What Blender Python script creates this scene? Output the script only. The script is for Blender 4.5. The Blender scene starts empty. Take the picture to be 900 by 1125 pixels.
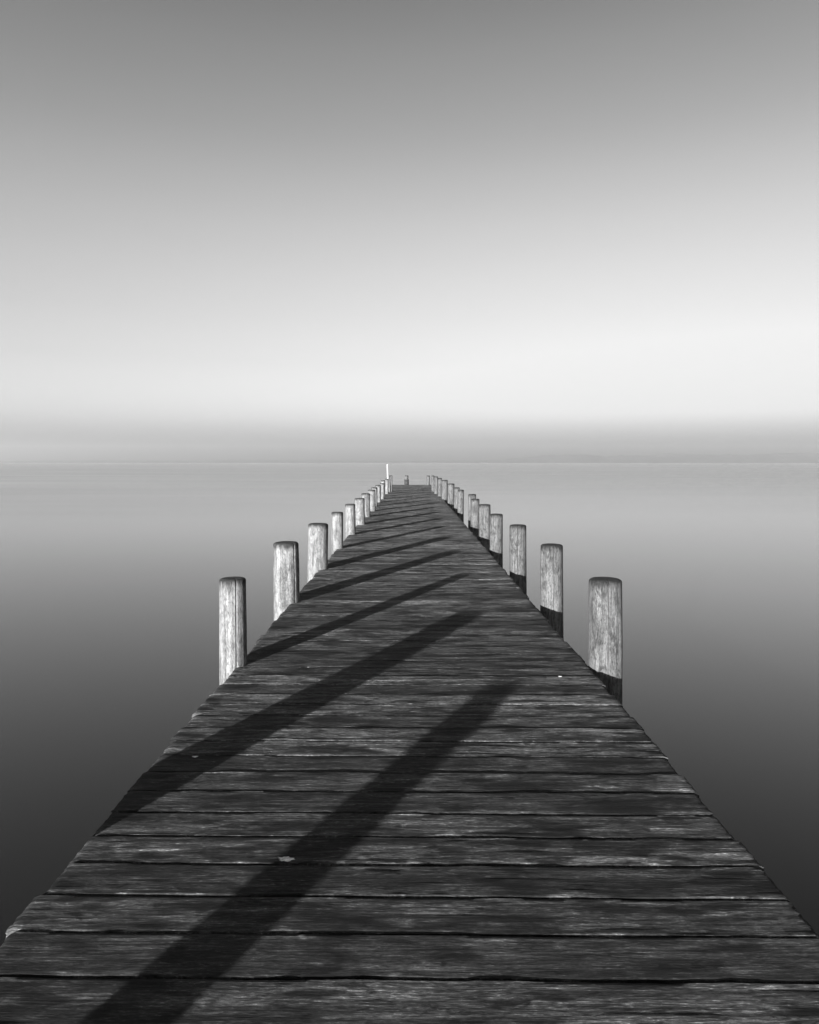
import bpy, bmesh, math, random
from mathutils import Vector, noise
R = math.radians
random.seed(7)
sc = bpy.context.scene
col = sc.collection
H = 1.6            # eye height above the deck
F = 800.0          # focal length in photo pixels (900 wide)
DECK_W = -1.05     # water level below the deck top
ZW = DECK_W
# world frame: deck top at z=0, the jetty runs along +y, camera at (0,0,H)

# ------------------------------------------------------------------ helpers
def link(name, bm, mat, parent=None, smooth=False):
    me = bpy.data.meshes.new(name)
    bm.normal_update()
    bm.to_mesh(me); bm.free()
    if mat: me.materials.append(mat)
    if smooth:
        for p in me.polygons: p.use_smooth = True
    o = bpy.data.objects.new(name, me)
    col.objects.link(o)
    if parent: o.parent = parent
    return o

def tag(o, label=None, cat=None, group=None, kind=None):
    if label: o['label'] = label
    if cat: o['category'] = cat
    if group: o['group'] = group
    if kind: o['kind'] = kind
    return o

def box(bm, x0, x1, y0, y1, z0, z1):
    v = [bm.verts.new((x, y, z)) for z in (z0, z1) for y in (y0, y1) for x in (x0, x1)]
    for f in ((0,2,3,1),(4,5,7,6),(0,1,5,4),(1,3,7,5),(3,2,6,7),(2,0,4,6)):
        bm.faces.new([v[i] for i in f])
    return v

class NT:
    def __init__(s, name):
        s.m = bpy.data.materials.new(name); s.m.use_nodes = True
        s.t = s.m.node_tree; s.t.nodes.clear()
        s.out = s.n('ShaderNodeOutputMaterial')
        s.b = s.n('ShaderNodeBsdfPrincipled')
        s.l(s.b.outputs[0], s.out.inputs[0])
    def n(s, typ, **kw):
        nd = s.t.nodes.new(typ)
        for k, v in kw.items(): setattr(nd, k, v)
        return nd
    def l(s, a, b): s.t.links.new(a, b)
    def coords(s, scale, kind='Object', off=None):
        tc = s.n('ShaderNodeTexCoord'); mp = s.n('ShaderNodeMapping')
        mp.inputs['Scale'].default_value = scale
        s.l(tc.outputs[kind], mp.inputs['Vector'])
        if off is not None: s.l(off, mp.inputs['Location'])
        return mp.outputs[0]
    def noise(s, vec, scale=1, detail=6, rough=.6, dist=0):
        t = s.n('ShaderNodeTexNoise'); s.l(vec, t.inputs['Vector'])
        t.inputs['Scale'].default_value = scale; t.inputs['Detail'].default_value = detail
        t.inputs['Roughness'].default_value = rough; t.inputs['Distortion'].default_value = dist
        return t.outputs[0]
    def ramp(s, fac, stops):
        r = s.n('ShaderNodeValToRGB'); e = r.color_ramp.elements
        while len(e) < len(stops): e.new(.5)
        for el, (p, c) in zip(e, stops):
            el.position = p; el.color = (c, c, c, 1)
        s.l(fac, r.inputs[0]); return r.outputs[0]
    def math(s, op, a, b=None, clamp=False):
        m = s.n('ShaderNodeMath', operation=op); m.use_clamp = clamp
        for i, x in enumerate((a, b)):
            if x is None: continue
            if isinstance(x, (int, float)): m.inputs[i].default_value = x
            else: s.l(x, m.inputs[i])
        return m.outputs[0]
    def bump(s, h, strength, dist):
        b = s.n('ShaderNodeBump'); b.inputs['Strength'].default_value = strength
        b.inputs['Distance'].default_value = dist
        s.l(h, b.inputs['Height']); s.l(b.outputs[0], s.b.inputs['Normal'])

# ------------------------------------------------------------------ materials
def mat_deck():
    s = NT('weathered_plank_wood')
    at = s.n('ShaderNodeAttribute', attribute_name='plank')     # per plank offset (geometry attribute)
    sep = s.n('ShaderNodeSeparateXYZ'); s.l(at.outputs['Vector'], sep.inputs[0])
    g1 = s.noise(s.coords((6.0, 110, 30), off=at.outputs['Vector']), 1, 8, .72, .6)      # fine grain along the board
    g2 = s.noise(s.coords((.9, 24, 9), off=at.outputs['Vector']), 1, 6, .62, .9)
    blot = s.noise(s.coords((2.2, 7.0, 3), off=at.outputs['Vector']), 1, 5, .62, .3)   # damp blotches
    blot2 = s.noise(s.coords((7, 22, 3), off=at.outputs['Vector']), 1, 5, .7, .4)
    spk = s.noise(s.coords((34, 150, 30), off=at.outputs['Vector']), 1, 4, .75, 0)
    vor = s.n('ShaderNodeTexVoronoi'); vor.inputs['Scale'].default_value = 1; vor.inputs['Randomness'].default_value = 1
    wv = s.n('ShaderNodeVectorMath', operation='ADD')
    nv = s.n('ShaderNodeTexNoise'); nv.inputs['Scale'].default_value = 2.5; nv.inputs['Detail'].default_value = 5
    kc = s.coords((2.6, 9.5, 1), off=at.outputs['Vector'])
    s.l(kc, nv.inputs['Vector']); sc_ = s.n('ShaderNodeVectorMath', operation='SCALE'); sc_.inputs['Scale'].default_value = .55
    s.l(nv.outputs['Color'], sc_.inputs[0]); s.l(kc, wv.inputs[0]); s.l(sc_.outputs[0], wv.inputs[1]); s.l(wv.outputs[0], vor.inputs['Vector'])
    knot = vor.outputs['Distance']
    crk = s.noise(s.coords((1.3, 46, 9), off=at.outputs['Vector']), 1, 5, .6, .5)
    a = s.ramp(g1, [(.36, .25), (.45, .70), (.54, 1.1), (.62, 2.0), (.70, 3.2)])
    b = s.ramp(g2, [(.34, .45), (.52, 1.0), (.70, 1.7)])
    c = s.ramp(blot, [(.38, .12), (.46, .55), (.54, 1.0), (.68, 1.3)])
    d = s.ramp(blot2, [(.36, .15), (.435, .95), (.58, 1.0), (.63, 2.1)])
    e = s.ramp(spk, [(.38, .40), (.46, .90), (.58, 1.2), (.65, 3.2)])
    f = s.ramp(knot, [(.12, .10), (.20, .30), (.27, 1.0)])
    g = s.ramp(crk, [(.487, 1.0), (.497, .12), (.503, .12), (.513, 1.0)])
    v = s.math('MULTIPLY', s.math('MULTIPLY', a, b), s.math('MULTIPLY', c, s.math('MULTIPLY', d, e)))
    v = s.math('MULTIPLY', v, s.math('MULTIPLY', f, g))
    tone = s.math('ADD', s.math('MULTIPLY', sep.outputs[2], .045), .55)
    v = s.math('MULTIPLY', v, tone)
    v = s.math('MINIMUM', s.math('MULTIPLY', v, DECK_ALB), .40)
    cmb = s.n('ShaderNodeCombineColor')
    for i in range(3): s.l(v, cmb.inputs[i])
    s.l(cmb.outputs[0], s.b.inputs['Base Color'])
    s.b.inputs['Roughness'].default_value = .75
    s.b.inputs['Diffuse Roughness'].default_value = 1.0
    s.b.inputs['Specular IOR Level'].default_value = .15
    h = s.math('ADD', s.math('MULTIPLY', g1, .7), s.math('ADD', s.math('MULTIPLY', g2, .6), s.math('ADD', s.math('MULTIPLY', spk, .35), s.math('MULTIPLY', g, .3))))
    s.bump(h, .85, .012)
    return s.m

def mat_post(dark, patch, seed):
    s = NT('weathered_post_wood')
    off = s.n('ShaderNodeCombineXYZ')
    oi = s.n('ShaderNodeObjectInfo')
    for i in range(3): s.l(s.math('MULTIPLY', oi.outputs['Random'], 37.0 + 9*i), off.inputs[i])
    o = off.outputs[0]
    st = s.noise(s.coords((60, 60, 3.5), off=o), 1, 8, .7, .3)        # vertical grain
    st2 = s.noise(s.coords((16, 16, 1.6), off=o), 1, 6, .6, .8)
    pt = s.noise(s.coords((13, 13, 6.5), off=o), 1, 7, .68, .8)       # grey lichen / worn patches
    fine = s.noise(s.coords((120, 120, 40), off=o), 1, 4, .7)
    ck = s.noise(s.coords((38, 38, .9), off=o), 1, 3, .5, .5)           # long thin checks
    a = s.ramp(st, [(.33, .45), (.45, .9), (.62, 1.2)])
    b = s.ramp(st2, [(.32, .6), (.55, 1.05), (.7, 1.2)])
    c = s.ramp(pt, [(.38, patch), (.46, .85), (.58, 1.15)])
    d = s.ramp(fine, [(.36, .40), (.47, .95), (.64, 1.3)])
    e = s.ramp(ck, [(.0, 1.0), (.485, 1.0), (.50, .35), (.515, 1.0)])
    v = s.math('MULTIPLY', s.math('MULTIPLY', a, b), s.math('MULTIPLY', s.math('MULTIPLY', c, d), e))
    # sooty weathering round the worn head of the post (a dirt band that belongs to the wood)
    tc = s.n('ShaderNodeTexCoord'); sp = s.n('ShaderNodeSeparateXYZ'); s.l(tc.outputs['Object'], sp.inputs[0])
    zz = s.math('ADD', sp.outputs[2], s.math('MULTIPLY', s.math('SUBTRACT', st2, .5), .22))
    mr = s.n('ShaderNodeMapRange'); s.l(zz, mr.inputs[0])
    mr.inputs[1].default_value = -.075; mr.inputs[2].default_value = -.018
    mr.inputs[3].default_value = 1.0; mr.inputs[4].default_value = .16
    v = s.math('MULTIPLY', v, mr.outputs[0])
    v = s.math('MINIMUM', s.math('MULTIPLY', v, dark), .5)
    cmb = s.n('ShaderNodeCombineColor')
    for i in range(3): s.l(v, cmb.inputs[i])
    s.l(cmb.outputs[0], s.b.inputs['Base Color'])
    s.b.inputs['Roughness'].default_value = .85
    s.b.inputs['Specular IOR Level'].default_value = .2
    h = s.math('ADD', s.math('ADD', st, s.math('MULTIPLY', pt, .5)), s.math('MULTIPLY', e, .8))
    s.bump(h, .6, .008)
    return s.m

def mat_plain(name, c, rough=.8, spec=.3, var=.3, scale=(8,8,8)):
    s = NT(name)
    n = s.noise(s.coords(scale), 1, 6, .65)
    r = s.ramp(n, [(.3, c*(1-var)), (.7, c*(1+var))])
    s.l(r, s.b.inputs['Base Color'])
    s.b.inputs['Roughness'].default_value = rough
    s.b.inputs['Specular IOR Level'].default_value = spec
    return s.m

def mat_water():
    s = NT('still_lake_water')
    s.b.inputs['Base Color'].default_value = (.006, .006, .006, 1)
    s.b.inputs['Roughness'].default_value = .26
    s.b.inputs['IOR'].default_value = 1.333
    n = s.noise(s.coords((.012, .05, 1)), 1, 3, .5)
    s.l(s.ramp(n, [(.35, .10), (.65, .13)]), s.b.inputs['Roughness'])
    return s.m

DECK_ALB = .030
M_deck = mat_deck()
M_pale = mat_post(.098, .62, 1)
M_grey = mat_post(.056, .40, 2)
M_beam = mat_plain('dark_wet_timber', .03)
M_white = mat_plain('white_paint', .3, .5, .4, .06)
M_dark = mat_plain('dark_sleeve_mat', .012)
M_hill = mat_plain('wooded_shore', .05, var=.4, scale=(.01, .01, .05))
M_bed = mat_plain('lake_bed_silt', .03)
M_house = mat_plain('pale_render', .55)

# ------------------------------------------------------------------ water, bed
def disc(r, z, n=96):
    bm = bmesh.new()
    bm.faces.new([bm.verts.new((r*math.cos(2*math.pi*i/n), r*math.sin(2*math.pi*i/n), z)) for i in range(n)])
    return bm
tag(link('lake', disc(6900, ZW), mat_water()), 'calm silvery lake stretching to the misty horizon', 'lake', kind='structure')

# ------------------------------------------------------------------ the jetty
PITCH = .2133
PH = 2.897
ANG = R(-.7)
XL, XR = -.862*H, .868*H
ZEND = 52.2
jet = bpy.data.objects.new('jetty', None); col.objects.link(jet)
tag(jet, 'long straight wooden jetty of dark weathered cross planks running out over the lake', 'jetty')

def planks():
    bm = bmesh.new()
    lay = bm.verts.layers.float_vector.new('plank')
    k0 = int((-6 - PH)/PITCH); k1 = int((ZEND - PH)/PITCH)
    for k in range(k0, k1):
        y0 = PH + k*PITCH
        near = -1 < y0 < 14
        nx = 110 if near else 30
        prof_d = .045
        gap = random.uniform(.011, .017)
        xl = XL + random.uniform(-.014, .014); xr = XR + random.uniform(-.012, .012)
        dz0 = random.uniform(-.0015, .0015); dz1 = dz0 + random.uniform(-.0015, .0015)
        tilt = .0011 + random.uniform(-.0013, .0010)
        off = Vector((random.uniform(-60, 60), random.uniform(-60, 60), random.uniform(0, 20)))
        ya, yb = y0 + gap/2, y0 + PITCH - gap/2
        ea = random.uniform(.0012, .003)
        # cross-section: bottom-near, near lip low, near lip top, mid, far lip top, far lip low, bottom-far
        ring = []
        M = 15
        rough = random.uniform(.6, 1.4)
        for i in range(nx + 1):
            t = i/nx; x = xl + (xr - xl)*t
            w = noise.noise(Vector((x*3.1, k*7.7, 0)))*.0035 + noise.noise(Vector((x*17, k*3.3, 5)))*.0018
            w2 = noise.noise(Vector((x*3.1, k*7.7, 9)))*.0035 + noise.noise(Vector((x*17, k*3.3, 15)))*.0018
            zt = dz0 + (dz1 - dz0)*t + noise.noise(Vector((x*.8, k*5.1, 2)))*.002
            chip = max(0, noise.noise(Vector((x*9, k*4.3, 30))) - .35)*.02
            a, b = ya + w, yb + w2
            row = [(x, a, zt - prof_d), (x, a, zt - tilt - ea - chip)]
            for j in range(M):
                q = j/(M - 1); yy = a + ea + (b - a - 2*ea)*q
                rel = .0023*noise.noise(Vector((x*2.6, yy*85, k*3.7))) + .0017*noise.noise(Vector((x*6, yy*170, k*1.7))) \
                    + .0016*noise.noise(Vector((x*1.1, yy*24, k*9.1)))
                row.append((x, yy, zt + tilt*(2*q - 1) - .0012*(1 - (2*q - 1)**2) + rel*rough - (chip if j == 0 else 0)))
            row += [(x, b, zt + tilt - ea), (x, b, zt - prof_d)]
            ring.append([bm.verts.new(p) for p in row])
        NR = M + 4
        # sawn ends, rounded off by wear
        for e, e2, sgn in ((0, 1, 1), (nx, nx - 1, -1)):
            for j in range(NR):
                ring[e2][j].co.x = ring[e][j].co.x + sgn*.018
                if 1 <= j <= NR - 2: ring[e][j].co.z -= .007
        # ragged ends
        for e, sgn in ((0, -1), (nx, 1)):
            for j, v in enumerate(ring[e]):
                v.co.x += sgn*(noise.noise(Vector((k*2.3, j*1.7, sgn*4)))*.009)
        for i in range(nx):
            for j in range(NR - 1):
                bm.faces.new((ring[i][j], ring[i+1][j], ring[i+1][j+1], ring[i][j+1]))
            bm.faces.new((ring[i][NR-1], ring[i+1][NR-1], ring[i+1][0], ring[i][0]))
        bm.faces.new(ring[0]); bm.faces.new(list(reversed(ring[nx])))
        for rg in ring:
            for v in rg: v[lay] = off
    ca, sa = math.cos(ANG), math.sin(ANG)
    for v in bm.verts:                     # boards laid a touch out of square
        v.co.y += math.tan(ANG)*v.co.x
    bmesh.ops.recalc_face_normals(bm, faces=bm.faces)
    return bm
link('deck_boards', planks(), M_deck, jet, smooth=True).data.set_sharp_from_angle(angle=R(50))
for x in (-1.15, 0.0, 1.15):
    bm = bmesh.new(); box(bm, x-.07, x+.07, -6, ZEND-.1, -.27, -.055); link('bearer_beam', bm, M_beam, jet)

# ------------------------------------------------------------------ posts
def post_mesh(r, top, length, seg, rings, seed, crack=None, bend=0):
    """origin at the post's head; runs down by length"""
    bm = bmesh.new(); rows = []
    zs = []
    ch = r*.20
    for i in range(5):
        a = i/4*math.pi/2
        zs.append((-ch + ch*math.cos(a)*1.0 if i else 0, r - ch*1.15*(1-math.sin(a))))
    n = rings
    zs = [(-ch*(1 - math.cos(i/4*math.pi/2)), r - ch*1.3*(1 - math.sin(i/4*math.pi/2))) for i in range(5)]
    for i in range(1, n + 1): zs.append((-ch - (length - ch)*i/n, r))
    rnd = random.Random(seed)
    ox = rnd.uniform(0, 50)
    angs = []
    if crack is not None and seg > 60:
        base = [2*math.pi*i/seg for i in range(seg)]
        extra = [crack + d for d in (-.09, -.045, -.02, -.01, 0, .01, .02, .045, .09)]
        angs = sorted(a % (2*math.pi) for a in base if abs((a - crack + math.pi) % (2*math.pi) - math.pi) > .1)
        angs = sorted(angs + [e % (2*math.pi) for e in extra])
    else: angs = [2*math.pi*i/seg for i in range(seg)]
    for z, rr in zs:
        row = []
        for a in angs:
            k = rr*(1 + .035*noise.noise(Vector((math.cos(a)*1.1 + ox, math.sin(a)*1.1, z*1.2)))
                    + .018*noise.noise(Vector((math.cos(a)*3 + ox, math.sin(a)*3, z*3))))
            k *= (1 + .012*noise.noise(Vector((ox, 3, z*2.5))))*(1 + .035*max(-1, z)*-1 - .012)
            if crack is not None:
                d = (a - crack + math.pi) % (2*math.pi) - math.pi
                dep = .15*(.6 + .8*abs(noise.noise(Vector((ox, z*4, 8)))))
                if z < -length*.9: dep = 0
                k -= rr*dep*math.exp(-(d/.030)**2)
            wob = crack is not None and .03*noise.noise(Vector((z*3, ox, 1))) or 0
            row.append(bm.verts.new((k*math.cos(a + wob) + bend*z*z, k*math.sin(a + wob), z)))
        rows.append(row)
    for i in range(len(rows) - 1):
        for j in range(len(angs)):
            j2 = (j + 1) % len(angs)
            bm.faces.new((rows[i][j], rows[i+1][j], rows[i+1][j2], rows[i][j2]))
    # worn domed head
    c = bm.verts.new((0, 0, -.004 + rnd.uniform(-.004, .003)))
    inner = [bm.verts.new((v.co.x*.55, v.co.y*.55, -.001 + .006*noise.noise(Vector((v.co.x*20, v.co.y*20, ox))))) for v in rows[0]]
    for j in range(len(angs)):
        j2 = (j + 1) % len(angs)
        bm.faces.new((rows[0][j], rows[0][j2], inner[j2], inner[j]))
        bm.faces.new((inner[j], inner[j2], c))
    bmesh.ops.recalc_face_normals(bm, faces=bm.faces)
    return bm

# (photo x left, x right, y top) of every post, nearest first; k = how many bays from the first one in the print
left = [(241,270,635),(300,328,595.5),(338.5,360.7,575),(364.2,377,562.4),(379.2,390.5,553.6),(389.6,400.8,547.2),
        (396.8,407,542),(404.3,412.4,538),(408,414.8,535.3),(412.4,418.8,532.8),(417.2,422.6,530.8),(418.6,423.4,527.6),
        (422.8,427.0,526),(427.4,431.2,522.4)]
right = [(647.3,683,635.5),(594,618.5,598),(560,578.3,576.5),(538.3,552.5,564.5),(526,539,554),(517,526.8,548),
         (514.6,523.2,542.8),(503,509.8,538),(499,505.2,535.4),(492,499.4,531.2),(485,492,527.2),(481.2,485.6,525),
         (477,481.6,523.4),(474,477.4,522.4)]
VX, VY = 452.0, 508.0
TOPH = .427*H
SP = F*(H - TOPH)*.00355; Z0 = F*(H - TOPH)*.00787
ords = ['nearest','second','third','fourth','fifth','sixth','seventh','eighth','ninth','tenth','eleventh','twelfth','thirteenth','fourteenth','fifteenth','sixteenth','seventeenth']
def put(x0, x1, yt, side, idx, label):
    # stands idx bays down the jetty; the head height varies a little from post to post
    y = Z0 + SP*idx
    top = H - (yt - VY)*y/F
    x = ((x0 + x1)/2 - VX)*y/F; r = (x1 - x0)/2*y/F
    make(x, y, top, r, side, idx, label)
def make(x, y, top, r, side, idx, label):
    near = y < 13
    crack = {('L',0): R(-62), ('R',0): R(-92), ('R',1): R(-88), ('L',1): R(-40), ('R',2): R(-100)}.get((side, idx))
    bm = post_mesh(r, top, top - ZW + .9, 110 if near else (48 if y < 25 else 28), 70 if near else 24, hash((idx, side == 'L')) % 1000 + idx, crack)
    o = link('mooring_post', bm, M_pale if side == 'L' else M_grey, smooth=True)
    o.location = (x, y, top); o.rotation_euler = (R(random.uniform(-.8,.8)), R(random.uniform(-.7,.7)), 0)
    tag(o, label, 'post', 'wooden posts along the %s edge of the jetty' % ('left' if side == 'L' else 'right'))
    return o
for rows, side, nm in ((left, 'L', 'left'), (right, 'R', 'right')):
    for i, (a, b, c) in enumerate(rows):
        put(a, b, c, side, i, '%s weathered wooden post, %s from the camera along the %s edge of the jetty' % ('pale' if side == 'L' else 'grey mottled', ords[i], nm))
make(-.945*H - .469*.47, Z0 - SP - .47, TOPH + .062, .155, 'L', -1, 'thick free-standing post outside the view on the left, casting the wide shadow')
make(-.955*H, Z0 - 2*SP, TOPH, .125, 'L', -2, 'post beside the camera at the left edge of the jetty, outside the view')
for k in range(-2, 18):
    y = Z0 + SP*k + .20
    if y > ZEND - .3: break
    bm = bmesh.new(); box(bm, -1.34, 1.35, y - .06, y + .06, -.46, -.275); link('cross_beam', bm, M_beam, jet)
# end of the jetty
def far(name, x0, x1, yt, yb, y, lab, mat):
    x = ((x0+x1)/2 - VX)*y/F; r = (x1-x0)/2*y/F; top = H - (yt-VY)*y/F
    o = link(name, post_mesh(r, top, top - ZW + .9, 28, 20, 77), mat, smooth=True); o.location = (x, y, top)
    return tag(o, lab, 'post')
far('mooring_post', 468.6, 472.4, 522.5, 533, 51.5, 'lone grey post at the far right corner of the jetty head', M_grey)
hp = far('mooring_post', 444.8, 448.8, 522.4, 533, 52.4, 'short dark post standing at the middle of the jetty head', M_grey)
bm = bmesh.new(); bmesh.ops.create_cone(bm, cap_ends=True, segments=24, radius1=.16, radius2=.16, depth=.55)
sleeve = link('dark_sleeve', bm, M_dark, hp, smooth=True); sleeve.location = (0, 0, -.56)  # added dark sleeve, makes the post two-tone: grey above, darker below
# bird droppings on the boards
M_chalk = mat_plain('chalky_dropping', .5, .9, .1, .6, (60, 60, 60))
def dropping(x, y, a0, b0, seed, lab):
    bm = bmesh.new(); c0 = bm.verts.new((0, 0, .004)); rim = []
    for i in range(28):
        a = 2*math.pi*i/28; ca, sa = math.cos(a), math.sin(a)
        q = .75 + .5*noise.noise(Vector((ca*2, sa*2, seed))) + .45*noise.noise(Vector((ca*7, sa*7, seed*2)))
        rim.append(bm.verts.new((a0*q*ca, b0*q*sa, .0005)))
    for i in range(28): bm.faces.new((rim[i], rim[(i+1) % 28], c0))
    o = link('bird_dropping', bm, M_chalk, smooth=True); o.location = (x, y, .0035)
    tag(o, lab, 'bird dropping')
dropping(-.505, 2.93, .042, .022, 3, 'pale chalky splash on a dark board, largest one at the front of the jetty')
dropping(-1.174, 3.95, .020, .012, 7, 'small pale splash near the left edge of the jetty, in front of the posts')
dropping(1.11, 5.43, .022, .016, 11, 'small pale splash on the boards beside the nearest right-hand post')
# white pole
y = 39.3; x = (426.2-VX)*y/F
bm = bmesh.new()
bmesh.ops.create_cone(bm, cap_ends=True, segments=20, radius1=.036, radius2=.03, depth=2.6)
bmesh.ops.translate(bm, verts=bm.verts, vec=(0, 0, 1.3))
o = link('marker_pole', bm, M_white, smooth=True); o.location = (x + .06, y, -1.1); o.rotation_euler = (0, R(-2), 0)
tag(o, 'thin white pole rising above the left row near the jetty head', 'pole')

# ------------------------------------------------------------------ far shore
def hills(name, x0, x1, y, hmax, seed, n=260, depth=500):
    bm = bmesh.new(); rows = [[], [], []]
    for i in range(n + 1):
        t = i/n; x = x0 + (x1 - x0)*t
        env = min(1, t*5)*min(1, (1-t)*8)
        h = hmax*env*(.72 + .35*noise.noise(Vector((t*5, seed, 0))) + .12*noise.noise(Vector((t*23, seed, 2))) + .07*noise.noise(Vector((t*90, seed, 4))))
        for r_, (yy, zz) in enumerate(((y, ZW - .5), (y + depth*.5, ZW + max(h, .3)), (y + depth, ZW - .5))):
            rows[r_].append(bm.verts.new((x, yy, zz)))
    for a in range(2):
        for i in range(n): bm.faces.new((rows[a][i], rows[a][i+1], rows[a+1][i+1], rows[a+1][i]))
    bmesh.ops.recalc_face_normals(bm, faces=bm.faces)
    return bm
P = 5700/F
tag(link('far_hills', hills('h', 60*P, 560*P, 5150, 88, 3), M_hill), 'low hazy wooded hills on the far shore to the right', 'hills', kind='structure')
tag(link('far_shore', hills('s', -540*P, 240*P, 5150, 22, 9), M_hill), 'faint strip of far shore behind the jetty', 'shore', kind='structure')

# ------------------------------------------------------------------ air
if True:
    bm = bmesh.new(); box(bm, -7000, 7000, -7000, 7000, ZW - 1, 160)
    m = bpy.data.materials.new('morning_mist'); m.use_nodes = True; nt = m.node_tree; nt.nodes.clear()
    o_ = nt.nodes.new('ShaderNodeOutputMaterial'); v_ = nt.nodes.new('ShaderNodeVolumePrincipled')
    v_.inputs['Color'].default_value = (.9, .9, .9, 1); v_.inputs['Density'].default_value = .00018; v_.inputs['Anisotropy'].default_value = .52
    nt.links.new(v_.outputs[0], o_.inputs['Volume'])
    tag(link('haze', bm, m), 'thin pale mist over the lake', kind='stuff')

# ------------------------------------------------------------------ light
SUN_EL = math.atan2(TOPH, math.hypot(2.2, 4.69))
d = Vector((2.2, 4.69, -TOPH)).normalized()      # way the light travels
L = bpy.data.lights.new('sun', 'SUN'); L.energy = 5; L.angle = R(.9); L.color = (1, 1, 1)
lo = bpy.data.objects.new('sun', L); col.objects.link(lo)
lo.rotation_euler = d.to_track_quat('-Z', 'Y').to_euler()
w = bpy.data.worlds.new('World'); sc.world = w; w.use_nodes = True
nt = w.node_tree; nt.nodes.clear()
N = nt.nodes.new
out = N('ShaderNodeOutputWorld'); bg = N('ShaderNodeBackground'); sky = N('ShaderNodeTexSky')
sky.sky_type = 'NISHITA'; sky.sun_disc = False; sky.sun_elevation = SUN_EL
sky.sun_rotation = math.atan2(-d.x, -d.y)
sky.dust_density = 3.0
bw = N('ShaderNodeRGBToBW'); nt.links.new(sky.outputs[0], bw.inputs[0])     # black and white photograph
tc = N('ShaderNodeTexCoord'); sp = N('ShaderNodeSeparateXYZ'); nt.links.new(tc.outputs['Generated'], sp.inputs[0])
rp = N('ShaderNodeValToRGB'); e = rp.color_ramp.elements
stops = [(0,.80),(.035,.98),(.06,.99),(.1,.86),(.134,.77),(.194,.72),(.25,.70),(.307,.665),(.36,.605),(.408,.53),(.49,.44),(.58,.30),(.7,.12),(1,.05)]
while len(e) < len(stops): e.new(.5)
for el, (p, c) in zip(e, stops): el.position = p; el.color = (c, c, c, 1)
nt.links.new(sp.outputs[2], rp.inputs[0])
mu = N('ShaderNodeMath'); mu.operation = 'MULTIPLY'
nt.links.new(bw.outputs[0], mu.inputs[0]); nt.links.new(rp.outputs[0], mu.inputs[1])
mn = N('ShaderNodeMath'); mn.operation = 'MINIMUM'; mn.inputs[1].default_value = 2.35
nt.links.new(mu.outputs[0], mn.inputs[0]); nt.links.new(mn.outputs[0], bg.inputs[0]); bg.inputs[1].default_value = .0615
nt.links.new(bg.outputs[0], out.inputs[0])

# ------------------------------------------------------------------ camera
cam = bpy.data.cameras.new('camera'); co = bpy.data.objects.new('camera', cam); col.objects.link(co)
cam.sensor_fit = 'HORIZONTAL'; cam.sensor_width = 36; cam.lens = F/900*36
cam.shift_x = -(VX - 450)/900; cam.shift_y = -(562.5 - VY)/900
cam.clip_end = 20000; cam.clip_start = .05
co.location = (0, 0, H); co.rotation_euler = (R(90), 0, 0)
sc.camera = co
vs = sc.view_settings
vs.view_transform = 'Standard'; vs.look = 'None'; vs.gamma = 1; vs.exposure = 2.7; vs.use_curve_mapping = False
